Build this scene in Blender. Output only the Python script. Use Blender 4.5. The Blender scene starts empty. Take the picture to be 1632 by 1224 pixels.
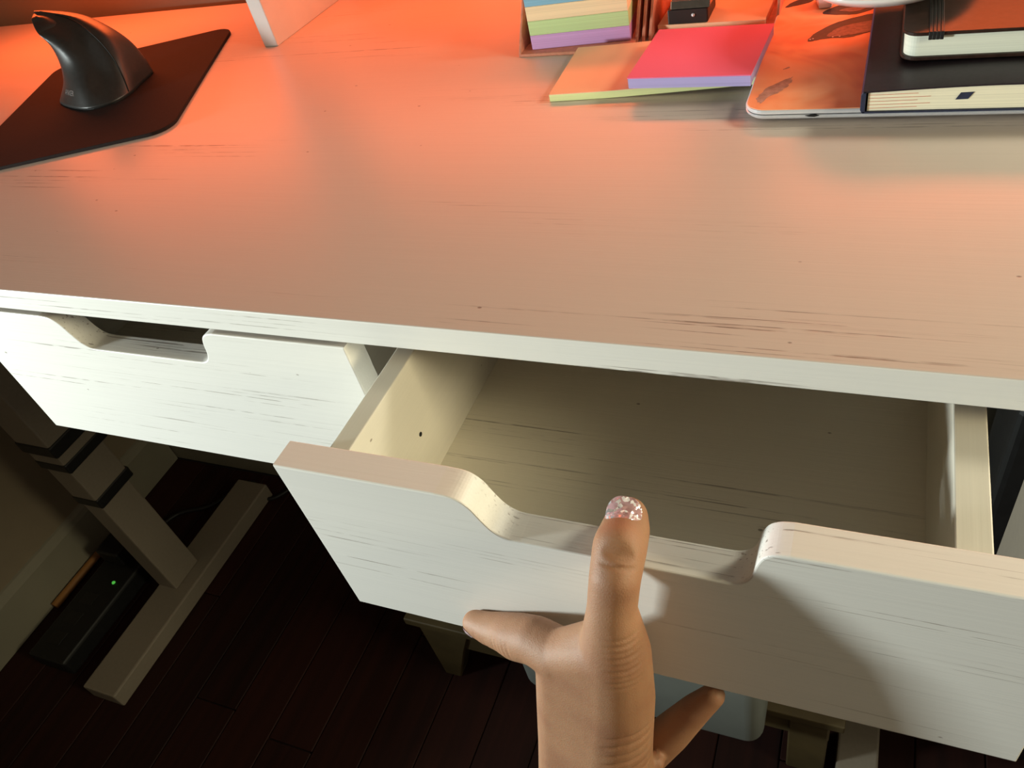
import bpy, bmesh, math, random
from mathutils import Vector, Matrix
from mathutils.bvhtree import BVHTree

H = 0.92                       # height of the desk top above the floor
sc = bpy.context.scene
C = sc.collection
# ------------------------------------------------------------------ camera
cd = bpy.data.cameras.new('camera'); cam = bpy.data.objects.new('camera', cd); C.objects.link(cam)
cx = Vector((0.92384133, 0.33368979, -0.18753216))
cy = Vector((-0.10479450, 0.69169948, 0.71454177))
cz = Vector((0.36815119, -0.64047088, 0.67398943))
m = Matrix((cx, cy, cz)).transposed().to_4x4()
m.translation = Vector((0.15970, -0.23760, 0.21870 + H))
cam.matrix_world = m
cd.sensor_width = 36; cd.lens = 36*1244.87/1632
cd.shift_x = -0.02288; cd.shift_y = 0.00205
cd.clip_start = 0.01; cd.clip_end = 30
sc.camera = cam
# ------------------------------------------------------------------ world, lights, exposure
w = bpy.data.worlds.new('world'); sc.world = w; w.use_nodes = True
bg = w.node_tree.nodes['Background']
bg.inputs[0].default_value = (1.0, 0.86, 0.66, 1); bg.inputs[1].default_value = 0.115
sc.view_settings.view_transform = 'Standard'; sc.view_settings.look = 'None'
sc.view_settings.exposure = 0.0; sc.view_settings.gamma = 1; sc.view_settings.use_curve_mapping = False

def area(name, loc, target, sx, sy, power, col, spread=math.pi):
    l = bpy.data.lights.new(name, 'AREA'); l.shape = 'RECTANGLE'; l.size = sx; l.size_y = sy
    l.energy = power; l.color = col; l.spread = spread
    o = bpy.data.objects.new(name, l); C.objects.link(o)
    o.location = loc
    o.rotation_euler = (Vector(target)-Vector(loc)).to_track_quat('-Z', 'Y').to_euler()
    return o
ORANGE = (1.0, 0.135, 0.03)
area('orange_lamp_left', (-0.66, 0.455, H+0.15), (-0.64, 0.36, H-0.02), 0.35, 0.03, 1.25, ORANGE)
area('orange_lamp_middle', (-0.20, 0.455, H+0.15), (-0.20, 0.38, H-0.02), 0.40, 0.03, 0.95, ORANGE)
area('orange_lamp_right', (0.20, 0.455, H+0.15), (0.20, 0.33, H-0.02), 0.26, 0.03, 0.68, ORANGE)
area('white_key', (-1.12, -0.50, H+0.035), (0.0, -0.05, H-0.06), 0.13, 0.13, 6.0, (0.90, 1.0, 0.97), math.radians(90))
area('warm_lamp', (0.80, 0.43, H+0.50), (0.05, 0.0, H), 0.20, 0.20, 5.2, (1.0, 0.97, 0.78))
area('room_fill', (1.3, -0.16, H+0.34), (0.05, -0.10, H-0.12), 0.3, 0.3, 2.1, (1.0, 0.90, 0.60), math.radians(70))  # added fill light, brightens the right side of the hand

# ------------------------------------------------------------------ materials
def mat(name, col, rough=0.5, metal=0.0, spec=None):
    m = bpy.data.materials.new(name); m.use_nodes = True
    b = m.node_tree.nodes['Principled BSDF']
    b.inputs['Base Color'].default_value = (*col, 1); b.inputs['Roughness'].default_value = rough
    b.inputs['Metallic'].default_value = metal
    if spec is not None: b.inputs['Specular IOR Level'].default_value = spec
    return m
def nd(m, t, **k):
    n = m.node_tree.nodes.new(t)
    for a, v in k.items():
        if a.startswith('i_'): n.inputs[int(a[2:])].default_value = v
        else: setattr(n, a, v)
    return n
def lk(m, a, ia, b, ib): m.node_tree.links.new(a.outputs[ia], b.inputs[ib])
def ramp(m, stops):
    r = m.node_tree.nodes.new('ShaderNodeValToRGB'); e = r.color_ramp.elements
    e[0].position, e[0].color = stops[0][0], (*stops[0][1], 1)
    e[1].position, e[1].color = stops[-1][0], (*stops[-1][1], 1)
    for p, c in stops[1:-1]:
        x = e.new(p); x.color = (*c, 1)
    return r
def speckle(m, scale=60, amt=0.12, rough_amt=0.0):
    """soft procedural mottling of the base colour"""
    b = m.node_tree.nodes['Principled BSDF']
    col = tuple(b.inputs['Base Color'].default_value)[:3]
    tc = nd(m, 'ShaderNodeTexCoord'); n = nd(m, 'ShaderNodeTexNoise')
    n.inputs['Scale'].default_value = scale; n.inputs['Detail'].default_value = 4
    lk(m, tc, 'Object', n, 'Vector')
    r = ramp(m, [(0.3, tuple(c*(1-amt) for c in col)), (0.7, tuple(min(1, c*(1+amt)) for c in col))])
    lk(m, n, 'Fac', r, 'Fac'); lk(m, r, 'Color', b, 'Base Color')
    return m

def whitewood(name, axis='X', base=(0.80, 0.76, 0.68), dens=0.5, rough=0.42, seed=0.0, coat=0.0):
    """white-washed laminate: thin broken grey scratches of grain along one axis, small pores"""
    m = mat(name, base, rough)
    b = m.node_tree.nodes['Principled BSDF']
    tc = nd(m, 'ShaderNodeTexCoord')
    def mapped(s, off):
        mp = nd(m, 'ShaderNodeMapping'); mp.inputs['Scale'].default_value = s
        mp.inputs['Location'].default_value = off; lk(m, tc, 'Object', mp, 'Vector'); return mp
    L, S = 5.0, 680.0
    sv = {'X': (L, S, S), 'Y': (S, L, S)}[axis]
    fine = nd(m, 'ShaderNodeTexNoise'); fine.inputs['Scale'].default_value = 1; fine.inputs['Detail'].default_value = 3
    lk(m, mapped(sv, (seed, seed*2, seed*3)), 0, fine, 'Vector')
    sv2 = {'X': (3.0, 16, 16), 'Y': (16, 3.0, 16)}[axis]
    patch = nd(m, 'ShaderNodeTexNoise'); patch.inputs['Scale'].default_value = 1; patch.inputs['Detail'].default_value = 3
    lk(m, mapped(sv2, (seed*5+3, seed, seed)), 0, patch, 'Vector')
    sv3 = {'X': (75, 500, 500), 'Y': (500, 75, 500)}[axis]
    brk = nd(m, 'ShaderNodeTexNoise'); brk.inputs['Scale'].default_value = 1; brk.inputs['Detail'].default_value = 2
    lk(m, mapped(sv3, (seed, 5, 7)), 0, brk, 'Vector')
    r1 = ramp(m, [(0.61, (0, 0, 0)), (0.67, (1, 1, 1))]); lk(m, fine, 'Fac', r1, 'Fac')
    r2 = ramp(m, [(1-dens, (0, 0, 0)), (min(1, 1-dens+0.09), (1, 1, 1))]); lk(m, patch, 'Fac', r2, 'Fac')
    r3 = ramp(m, [(0.36, (0, 0, 0)), (0.55, (1, 1, 1))]); lk(m, brk, 'Fac', r3, 'Fac')
    m1 = nd(m, 'ShaderNodeMath', operation='MULTIPLY'); lk(m, r1, 0, m1, 0); lk(m, r2, 0, m1, 1)
    m2 = nd(m, 'ShaderNodeMath', operation='MULTIPLY'); lk(m, m1, 0, m2, 0); lk(m, r3, 0, m2, 1)
    # pores
    vs = {'X': (36, 60, 60), 'Y': (60, 36, 60)}[axis]
    vor = nd(m, 'ShaderNodeTexVoronoi'); vor.inputs['Scale'].default_value = 1; vor.inputs['Randomness'].default_value = 1
    lk(m, mapped(vs, (seed*3, 1, 2)), 0, vor, 'Vector')
    r4 = ramp(m, [(0.030, (1, 1, 1)), (0.050, (0, 0, 0))]); lk(m, vor, 'Distance', r4, 'Fac')
    gate = nd(m, 'ShaderNodeSeparateColor'); lk(m, vor, 'Color', gate, 0)
    gt = nd(m, 'ShaderNodeMath', operation='GREATER_THAN'); gt.inputs[1].default_value = 0.55; lk(m, gate, 0, gt, 0)
    m3 = nd(m, 'ShaderNodeMath', operation='MULTIPLY'); lk(m, r4, 0, m3, 0); lk(m, gt, 0, m3, 1)
    mx = nd(m, 'ShaderNodeMath', operation='MAXIMUM'); lk(m, m2, 0, mx, 0); lk(m, m3, 0, mx, 1)
    # faint brushed tone
    sv4 = {'X': (8, 900, 900), 'Y': (900, 8, 900)}[axis]
    br = nd(m, 'ShaderNodeTexNoise'); br.inputs['Scale'].default_value = 1; br.inputs['Detail'].default_value = 2
    lk(m, mapped(sv4, (1, 2, 3)), 0, br, 'Vector')
    r5 = ramp(m, [(0.35, tuple(c*0.985 for c in base)), (0.65, tuple(min(1, c*1.012) for c in base))]); lk(m, br, 'Fac', r5, 'Fac')
    mix = nd(m, 'ShaderNodeMix', data_type='RGBA')
    lk(m, mx, 0, mix, 'Factor'); m.node_tree.links.new(r5.outputs[0], mix.inputs[6])
    mix.inputs[7].default_value = (base[0]*0.42, base[1]*0.38, base[2]*0.36, 1)
    m.node_tree.links.new(mix.outputs[2], b.inputs['Base Color'])
    bump = nd(m, 'ShaderNodeBump'); bump.inputs['Strength'].default_value = 0.25; bump.inputs['Distance'].default_value = 0.0003
    inv = nd(m, 'ShaderNodeMath', operation='MULTIPLY_ADD'); inv.inputs[1].default_value = -1.0; lk(m, mx, 0, inv, 0); lk(m, br, 'Fac', inv, 2)
    lk(m, inv, 0, bump, 'Height'); lk(m, bump, 0, b, 'Normal')
    b.inputs['Coat Weight'].default_value = coat; b.inputs['Coat Roughness'].default_value = 0.25
    return m

M = {}
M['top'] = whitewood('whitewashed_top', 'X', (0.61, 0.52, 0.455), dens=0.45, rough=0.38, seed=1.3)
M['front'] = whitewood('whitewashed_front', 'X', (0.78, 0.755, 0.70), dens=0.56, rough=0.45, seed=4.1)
M['inner'] = whitewood('whitewashed_inner', 'X', (0.86, 0.80, 0.66), dens=0.50, rough=0.55, seed=7.7)
M['side'] = whitewood('whitewashed_side', 'Y', (0.70, 0.65, 0.55), dens=0.40, rough=0.5, seed=2.2)
M['hutch'] = speckle(mat('hutch_panel', (0.58, 0.52, 0.48), 0.5), 30, 0.04)
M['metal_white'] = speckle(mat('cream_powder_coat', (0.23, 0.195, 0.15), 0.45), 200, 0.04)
M['black'] = speckle(mat('black_plastic', (0.007, 0.007, 0.007), 0.5), 80, 0.2)
M['wall'] = speckle(mat('wall_paint', (0.24, 0.19, 0.125), 0.8), 12, 0.05)
M['base'] = speckle(mat('baseboard_paint', (0.24, 0.22, 0.16), 0.6), 12, 0.05)
M['pad'] = speckle(mat('mouse_mat_leather', (0.013, 0.006, 0.005), 0.85, 0, 0.25), 500, 0.25)
M['mouse'] = speckle(mat('mouse_rubber', (0.022, 0.020, 0.019), 0.42), 300, 0.15)
M['mouse_gloss'] = speckle(mat('mouse_base', (0.01, 0.01, 0.01), 0.35), 80, 0.1)
M['silver'] = speckle(mat('brushed_silver', (0.78, 0.78, 0.80), 0.35, 0.35), 200, 0.03)
M['holder'] = speckle(mat('brown_leatherette', (0.60, 0.22, 0.13), 0.6), 300, 0.12)
M['ivory'] = speckle(mat('white_ceramic', (0.80, 0.76, 0.74), 0.15), 10, 0.02)
M['cover_dark'] = speckle(mat('dark_book_cover', (0.018, 0.013, 0.018), 0.40, 0, 0.3), 400, 0.2)
M['mole'] = speckle(mat('brown_oilcloth', (0.030, 0.015, 0.011), 0.38, 0, 0.2), 300, 0.25)
M['navy'] = speckle(mat('navy_ribbon', (0.012, 0.018, 0.05), 0.6), 300, 0.2)
M['bench'] = speckle(mat('olive_bench_wood', (0.075, 0.052, 0.018), 0.6), 20, 0.2)
M['greybox'] = speckle(mat('grey_plastic_box', (0.17, 0.185, 0.17), 0.5), 20, 0.05)
M['print_dark'] = speckle(mat('printed_dark_wing', (0.035, 0.022, 0.024), 0.5), 250, 0.35)
M['print_light'] = speckle(mat('printed_wing_light', (0.24, 0.12, 0.10), 0.45), 350, 0.35)
M['paint_chip'] = speckle(mat('scraped_patch', (0.42, 0.24, 0.19), 0.55), 300, 0.25)
M['grey_text'] = mat('grey_print', (0.22, 0.19, 0.18), 0.5)
M['chrome'] = speckle(mat('clip_metal', (0.45, 0.40, 0.36), 0.22, 1.0), 120, 0.2)
M['cord_brown'] = speckle(mat('brown_cord_cover', (0.30, 0.13, 0.03), 0.6), 40, 0.1)

def paper(name, col, axis='Z'):
    m = mat(name, col, 0.75)
    b = m.node_tree.nodes['Principled BSDF']
    tc = nd(m, 'ShaderNodeTexCoord'); mp = nd(m, 'ShaderNodeMapping')
    mp.inputs['Scale'].default_value = (4, 4, 2600); lk(m, tc, 'Object', mp, 'Vector')
    n = nd(m, 'ShaderNodeTexNoise'); n.inputs['Scale'].default_value = 1; lk(m, mp, 0, n, 'Vector')
    r = ramp(m, [(0.35, tuple(c*0.86 for c in col)), (0.6, col)]); lk(m, n, 'Fac', r, 'Fac'); lk(m, r, 0, b, 'Base Color')
    return m
M['p_purple'] = paper('purple_paper', (0.62, 0.35, 0.66))
M['p_green'] = paper('green_paper', (0.52, 0.68, 0.32))
M['p_tan'] = paper('apricot_paper', (0.88, 0.68, 0.42))
M['p_blue'] = paper('blue_paper', (0.22, 0.46, 0.62))
M['p_yellow'] = paper('yellow_paper', (0.80, 0.84, 0.40))
M['p_orange'] = paper('orange_paper', (0.95, 0.60, 0.36))
M['p_red'] = paper('magenta_paper', (0.84, 0.15, 0.29))
M['p_violet'] = paper('violet_paper', (0.42, 0.36, 0.66))
M['p_cream'] = paper('cream_pages', (0.82, 0.77, 0.58))
M['p_white'] = paper('ivory_pages', (0.78, 0.79, 0.66))

# laptop lid: printed orange skin with soft petal folds
def lid_mat():
    m = mat('orange_printed_skin', (0.92, 0.34, 0.16), 0.5)
    b = m.node_tree.nodes['Principled BSDF']
    tc = nd(m, 'ShaderNodeTexCoord'); n = nd(m, 'ShaderNodeTexNoise')
    n.inputs['Scale'].default_value = 16; n.inputs['Detail'].default_value = 2; n.inputs['Distortion'].default_value = 1.6
    lk(m, tc, 'Object', n, 'Vector')
    r = ramp(m, [(0.32, (0.80, 0.25, 0.12)), (0.44, (0.93, 0.34, 0.15)), (0.60, (0.96, 0.44, 0.22)), (0.75, (0.92, 0.34, 0.16))])
    lk(m, n, 'Fac', r, 'Fac'); lk(m, r, 0, b, 'Base Color'); return m
M['lid'] = lid_mat()

def floor_mat():
    m = mat('dark_red_floorboards', (0.045, 0.012, 0.008), 0.7, 0, 0.25)
    b = m.node_tree.nodes['Principled BSDF']
    tc = nd(m, 'ShaderNodeTexCoord'); mp = nd(m, 'ShaderNodeMapping'); mp.inputs['Scale'].default_value = (60, 3, 60)
    lk(m, tc, 'Object', mp, 'Vector')
    n = nd(m, 'ShaderNodeTexNoise'); n.inputs['Scale'].default_value = 1; n.inputs['Detail'].default_value = 4; lk(m, mp, 0, n, 'Vector')
    oi = nd(m, 'ShaderNodeObjectInfo')
    ad = nd(m, 'ShaderNodeMath', operation='MULTIPLY_ADD'); ad.inputs[1].default_value = 0.35
    lk(m, oi, 'Random', ad, 0); lk(m, n, 'Fac', ad, 2)
    r = ramp(m, [(0.35, (0.010, 0.0022, 0.0012)), (0.95, (0.030, 0.006, 0.003))])
    lk(m, ad, 0, r, 'Fac'); lk(m, r, 0, b, 'Base Color'); return m
M['floor'] = floor_mat()
M['gap'] = mat('floor_gap', (0.008, 0.004, 0.003), 0.8)

def skin_mat():
    m = mat('skin', (0.42, 0.23, 0.13), 0.62)
    b = m.node_tree.nodes['Principled BSDF']
    b.inputs['Subsurface Weight'].default_value = 0.22
    b.inputs['Subsurface Radius'].default_value = (0.9, 0.3, 0.15)
    b.inputs['Subsurface Scale'].default_value = 0.006
    tc = nd(m, 'ShaderNodeTexCoord')
    n1 = nd(m, 'ShaderNodeTexNoise'); n1.inputs['Scale'].default_value = 45; n1.inputs['Detail'].default_value = 3; lk(m, tc, 'Object', n1, 'Vector')
    r = ramp(m, [(0.3, (0.30, 0.140, 0.074)), (0.5, (0.34, 0.168, 0.088)), (0.7, (0.365, 0.186, 0.098))]); lk(m, n1, 'Fac', r, 'Fac')
    lk(m, r, 0, b, 'Base Color')
    v = nd(m, 'ShaderNodeTexVoronoi', feature='DISTANCE_TO_EDGE'); v.inputs['Scale'].default_value = 900; lk(m, tc, 'Object', v, 'Vector')
    n2 = nd(m, 'ShaderNodeTexNoise'); n2.inputs['Scale'].default_value = 260; n2.inputs['Detail'].default_value = 5; lk(m, tc, 'Object', n2, 'Vector')
    ad = nd(m, 'ShaderNodeMath', operation='ADD'); lk(m, v, 0, ad, 0); lk(m, n2, 'Fac', ad, 1)
    bp = nd(m, 'ShaderNodeBump'); bp.inputs['Strength'].default_value = 0.3; bp.inputs['Distance'].default_value = 0.0004
    lk(m, ad, 0, bp, 'Height'); lk(m, bp, 0, b, 'Normal'); return m
M['skin'] = skin_mat()
def nail_mat():
    m = mat('glitter_nail_polish', (0.60, 0.36, 0.34), 0.12)
    b = m.node_tree.nodes['Principled BSDF']
    b.inputs['Coat Weight'].default_value = 1.0; b.inputs['Coat Roughness'].default_value = 0.08
    tc = nd(m, 'ShaderNodeTexCoord')
    v = nd(m, 'ShaderNodeTexVoronoi'); v.inputs['Scale'].default_value = 850; lk(m, tc, 'Object', v, 'Vector')
    s = nd(m, 'ShaderNodeSeparateColor'); lk(m, v, 'Color', s, 0)
    n = nd(m, 'ShaderNodeTexNoise'); n.inputs['Scale'].default_value = 160; lk(m, tc, 'Object', n, 'Vector')
    ad = nd(m, 'ShaderNodeMath', operation='MULTIPLY_ADD'); ad.inputs[1].default_value = 0.6; lk(m, n, 'Fac', ad, 0); lk(m, s, 0, ad, 2)
    g = nd(m, 'ShaderNodeMath', operation='GREATER_THAN'); g.inputs[1].default_value = 0.92; lk(m, ad, 0, g, 0)
    mix = nd(m, 'ShaderNodeMix', data_type='RGBA'); mix.inputs[6].default_value = (0.55, 0.32, 0.32, 1); mix.inputs[7].default_value = (1.0, 0.95, 0.98, 1)
    lk(m, g, 0, mix, 'Factor'); m.node_tree.links.new(mix.outputs[2], b.inputs['Base Color'])
    mm_ = nd(m, 'ShaderNodeMath', operation='MULTIPLY'); mm_.inputs[1].default_value = 0.35; lk(m, g, 0, mm_, 0); lk(m, mm_, 0, b, 'Metallic')
    sb = nd(m, 'ShaderNodeVectorMath', operation='SUBTRACT'); sb.inputs[1].default_value = (0.5, 0.5, 0.5); lk(m, v, 'Color', sb, 0)
    scl = nd(m, 'ShaderNodeVectorMath', operation='SCALE'); scl.inputs['Scale'].default_value = 0.7; lk(m, sb, 0, scl, 0)
    geo = nd(m, 'ShaderNodeNewGeometry'); a2 = nd(m, 'ShaderNodeVectorMath', operation='ADD'); lk(m, geo, 'Normal', a2, 0); lk(m, scl, 0, a2, 1)
    nn = nd(m, 'ShaderNodeVectorMath', operation='NORMALIZE'); lk(m, a2, 0, nn, 0); lk(m, nn, 0, b, 'Normal')
    return m
M['nail'] = nail_mat()
def led_mat():
    m = mat('green_led', (0.1, 0.6, 0.1), 0.4); b = m.node_tree.nodes['Principled BSDF']
    b.inputs['Emission Color'].default_value = (0.15, 1.0, 0.12, 1); b.inputs['Emission Strength'].default_value = 0.30
    return m
M['led'] = led_mat()

# ------------------------------------------------------------------ helpers (all z relative to the desk top)
def V(p): return Vector((p[0], p[1], p[2]+H))
def link(name, bm, m, parent=None, smooth=False):
    me = bpy.data.meshes.new(name); bm.normal_update(); bm.to_mesh(me); bm.free()
    o = bpy.data.objects.new(name, me); C.objects.link(o)
    if m: me.materials.append(m)
    if smooth: me.polygons.foreach_set('use_smooth', [True]*len(me.polygons))
    if parent is not None:
        o.parent = parent
        o.matrix_parent_inverse = Matrix.Translation(parent.location).inverted()
    return o
def thing(name, loc, label, cat, group=None):
    o = bpy.data.objects.new(name, None); C.objects.link(o); o.location = loc; o.empty_display_size = 0.02
    o['label'] = label; o['category'] = cat
    if group: o['group'] = group
    return o
def tag(o, label, cat, group=None):
    o['label'] = label; o['category'] = cat
    if group: o['group'] = group
    return o
def structure(o, label=None):
    o['kind'] = 'structure'
    if label: o['label'] = label
    return o
def box(bm, a, b, bev=0.0, seg=2, mat_=None):
    r = bmesh.ops.create_cube(bm, size=1)
    vs = r['verts']
    c = [(a[i]+b[i])/2 for i in range(3)]; s = [abs(b[i]-a[i]) for i in range(3)]
    for v in vs:
        v.co = Vector((c[0]+v.co.x*s[0], c[1]+v.co.y*s[1], c[2]+v.co.z*s[2]+H))
    if bev > 0:
        es = list({e for v in vs for e in v.link_edges})
        bmesh.ops.bevel(bm, geom=es, offset=bev, segments=seg, affect='EDGES', profile=0.5)
    return bm
def boxo(name, a, b, m, parent=None, bev=0.0008, seg=2):
    return link(name, box(bmesh.new(), a, b, bev, seg), m, parent)
def prism(bm, pts, axis, lo, hi, bev=0.0, seg=2):
    """pts: 2-D outline; axis the extrusion axis"""
    def mk(p, t):
        if axis == 'y': return Vector((p[0], t, p[1]+H))
        if axis == 'x': return Vector((t, p[0], p[1]+H))
        return Vector((p[0], p[1], t+H))
    a = [bm.verts.new(mk(p, lo)) for p in pts]; b = [bm.verts.new(mk(p, hi)) for p in pts]
    fa = bm.faces.new(a); fb = bm.faces.new(list(reversed(b)))
    n = len(pts)
    for i in range(n): bm.faces.new([a[i], b[i], b[(i+1) % n], a[(i+1) % n]])
    bmesh.ops.recalc_face_normals(bm, faces=bm.faces[:])
    if bev > 0:
        es = list({e for f in (fa, fb) for e in f.edges})
        bmesh.ops.bevel(bm, geom=es, offset=bev, segments=seg, affect='EDGES', profile=0.5)
    return bm
def catmull(pts, n=8, closed=False):
    out = []; N = len(pts); P = [Vector(p) for p in pts]
    rng = range(N if closed else N-1)
    for i in rng:
        if closed: p0, p1, p2, p3 = P[i-1], P[i], P[(i+1) % N], P[(i+2) % N]
        else: p0, p1, p2, p3 = P[max(i-1, 0)], P[i], P[i+1], P[min(i+2, N-1)]
        for k in range(n):
            t = k/n
            out.append(0.5*((2*p1)+(-p0+p2)*t+(2*p0-5*p1+4*p2-p3)*t*t+(-p0+3*p1-3*p2+p3)*t**3))
    if not closed: out.append(P[-1])
    return out
def roundrect(x0, y0, x1, y1, r, n=6):
    pts = []
    for (cx_, cy_, a0) in ((x1-r, y1-r, 0), (x0+r, y1-r, 90), (x0+r, y0+r, 180), (x1-r, y0+r, 270)):
        for k in range(n+1):
            a = math.radians(a0+90*k/n); pts.append((cx_+r*math.cos(a), cy_+r*math.sin(a)))
    return pts
def tube(bm, pts, r, n=8):
    P = [V(p) for p in pts]; rings = []
    for i, p in enumerate(P):
        d = (P[min(i+1, len(P)-1)]-P[max(i-1, 0)]).normalized()
        u = d.orthogonal().normalized() if i == 0 else (u-d*u.dot(d)).normalized()
        v = d.cross(u)
        rings.append([bm.verts.new(p+(u*math.cos(2*math.pi*k/n)+v*math.sin(2*math.pi*k/n))*r) for k in range(n)])
    for a, b in zip(rings, rings[1:]):
        for k in range(n): bm.faces.new([a[k], a[(k+1) % n], b[(k+1) % n], b[k]])
    bm.faces.new(list(reversed(rings[0]))); bm.faces.new(rings[-1])
    return bm
def lathe(bm, prof, c, n=48):
    rings = []
    for (r, z) in prof:
        rings.append([bm.verts.new(Vector((c[0]+r*math.cos(2*math.pi*k/n), c[1]+r*math.sin(2*math.pi*k/n), c[2]+z+H))) for k in range(n)])
    for a, b in zip(rings, rings[1:]):
        for k in range(n): bm.faces.new([a[k], a[(k+1) % n], b[(k+1) % n], b[k]])
    bmesh.ops.recalc_face_normals(bm, faces=bm.faces[:])
    return bm

FL = -H
# ------------------------------------------------------------------ room
fl = boxo('floor', (-1.25, -1.4, FL-0.05), (1.6, 0.52, FL-0.006), M['gap'], None, 0)
structure(fl, 'dark reddish brown wooden floor under the desk')
random.seed(4)
pw = 0.083
pm = {}
x = -1.2; k = 0
while x < 1.55:
    cuts = [-1.38]; y = -1.38 + random.uniform(0.3, 1.0)
    while y < 0.49: cuts.append(y); y += random.uniform(0.7, 1.0)
    cuts.append(0.50)
    for a, b in zip(cuts, cuts[1:]):
        if b-a < 0.05: continue
        boxo('floorboard', (x+0.0008, a+0.0008, FL-0.006), (min(x+pw, 1.6)-0.0008, b-0.0008, FL), M['floor'], fl, 0.0012, 1)
    x += pw
wl = structure(boxo('wall_left', (-1.26, -1.4, FL), (-1.212, 0.56, 1.3), M['wall'], None, 0), 'dim beige painted wall beside the desk')
wr = structure(boxo('wall_rear', (-1.26, 0.515, FL), (1.6, 0.56, 1.3), M['wall'], None, 0), 'beige painted wall behind the desk')
bb = bmesh.new(); prism(bb, [(-1.212, FL), (-1.20, FL), (-1.20, FL+0.088), (-1.203, FL+0.098), (-1.208, FL+0.103), (-1.212, FL+0.105)], 'y', -1.4, 0.50)
structure(link('baseboard_left', bb, M['base']), 'cream baseboard along the left wall')
bb = bmesh.new(); prism(bb, [(0.515, FL), (0.503, FL), (0.503, FL+0.088), (0.506, FL+0.098), (0.511, FL+0.103), (0.515, FL+0.105)], 'x', -1.212, 1.6)
structure(link('baseboard_rear', bb, M['base']), 'cream baseboard along the rear wall')

# ------------------------------------------------------------------ desk
T = 0.0155
desk = thing('standing_desk', Vector((-0.06, 0.25, 0)), 'whitewashed wooden standing desk with cream metal legs on the dark floor', 'desk')
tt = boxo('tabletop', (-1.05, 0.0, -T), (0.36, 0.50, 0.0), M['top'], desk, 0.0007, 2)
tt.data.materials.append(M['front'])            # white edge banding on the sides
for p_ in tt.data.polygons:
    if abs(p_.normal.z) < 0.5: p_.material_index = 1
boxo('drawer_divider', (-0.0790, 0.0500, -0.115), (-0.0745, 0.34, -T), M['side'], desk)
boxo('runner_rail', (-0.0740, 0.03, -0.060), (-0.0620, 0.34, -0.035), M['metal_white'], desk, 0.0005)
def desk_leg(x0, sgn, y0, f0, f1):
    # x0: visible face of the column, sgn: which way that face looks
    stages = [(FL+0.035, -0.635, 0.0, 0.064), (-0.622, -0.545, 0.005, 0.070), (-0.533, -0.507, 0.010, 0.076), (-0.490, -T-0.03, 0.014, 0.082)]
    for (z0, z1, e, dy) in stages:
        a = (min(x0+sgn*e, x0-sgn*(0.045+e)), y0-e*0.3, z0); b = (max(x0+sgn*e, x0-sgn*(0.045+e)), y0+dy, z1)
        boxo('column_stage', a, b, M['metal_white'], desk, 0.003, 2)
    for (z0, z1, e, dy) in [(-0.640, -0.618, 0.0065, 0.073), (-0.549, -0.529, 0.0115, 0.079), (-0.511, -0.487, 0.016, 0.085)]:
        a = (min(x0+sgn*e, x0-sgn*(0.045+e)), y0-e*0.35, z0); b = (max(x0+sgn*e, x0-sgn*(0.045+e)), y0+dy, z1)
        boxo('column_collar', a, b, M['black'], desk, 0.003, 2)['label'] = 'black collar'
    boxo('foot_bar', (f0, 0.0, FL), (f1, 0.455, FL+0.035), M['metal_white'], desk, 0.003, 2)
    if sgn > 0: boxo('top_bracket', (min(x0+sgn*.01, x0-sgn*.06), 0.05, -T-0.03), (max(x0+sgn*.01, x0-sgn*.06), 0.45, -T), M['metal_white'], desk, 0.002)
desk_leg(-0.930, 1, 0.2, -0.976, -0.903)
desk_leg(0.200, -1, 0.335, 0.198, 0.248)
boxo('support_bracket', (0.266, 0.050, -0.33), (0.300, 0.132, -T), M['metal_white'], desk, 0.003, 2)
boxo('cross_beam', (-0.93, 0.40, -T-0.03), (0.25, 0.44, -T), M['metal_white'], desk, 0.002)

# ------------------------------------------------------------------ drawers
ZT, ZB = -0.0188, -0.1334
def front_outline(xl, xr, zt, zb, ex):
    """outline of a drawer front with the hand notch in its top edge; ex = x where the notch's right shoulder ends"""
    pts = [(xl, zb), (xr, zb), (xr, zt)]
    c = catmull([(0, 0, 0), (-0.0049, -0.0010, 0), (-0.0088, -0.0038, 0), (-0.0112, -0.0090, 0), (-0.0128, -0.0160, 0), (-0.0155, -0.0212, 0), (-0.0198, -0.0238, 0), (-0.0250, -0.0242, 0)], 5)
    pts += [(ex+p.x, zt+p.y) for p in c]
    c = catmull([(-0.1060, -0.0242, 0), (-0.1120, -0.0234, 0), (-0.1172, -0.0196, 0), (-0.1210, -0.0130, 0), (-0.1245, -0.0058, 0), (-0.1300, -0.0012, 0), (-0.1390, 0.0, 0)], 6)
    pts += [(ex+p.x, zt+p.y) for p in c]
    pts += [(xl, zt)]
    return pts
FT = 0.0153
def drawer(name, loc, label, xl, xr, zt, yf, dx, depth, side_in, zs, zf):
    d = thing(name, Vector(loc), label, 'drawer')
    bm = bmesh.new(); prism(bm, front_outline(xl, xr, zt, ZB, dx), 'y', yf, yf+FT, 0.0007, 2)
    link('drawer_front', bm, M['front'], d)
    a, b = side_in
    y1 = yf+FT+depth
    for s, (x0, x1) in enumerate(((a-0.0108, a), (b, b+0.0118))):
        bm = box(bmesh.new(), (x0, yf+FT, zf-0.006), (x1, y1, zs), 0.0006, 2)
        link('side_panel', bm, M['side'], d)
    boxo('back_panel', (a, y1-0.011, zf-0.001), (b, y1, zs), M['inner'], d)
    boxo('bottom_panel', (a, yf+FT, zf-0.003), (b, y1-0.011, zf), M['inner'], d, 0)
    bm = tube(bmesh.new(), [(a-0.0004, yf+FT+0.0515, zf+0.031), (a+0.0003, yf+FT+0.0515, zf+0.031)], 0.0013, 12)
    link('screw_hole', bm, M['black'], d)
    return d
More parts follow.
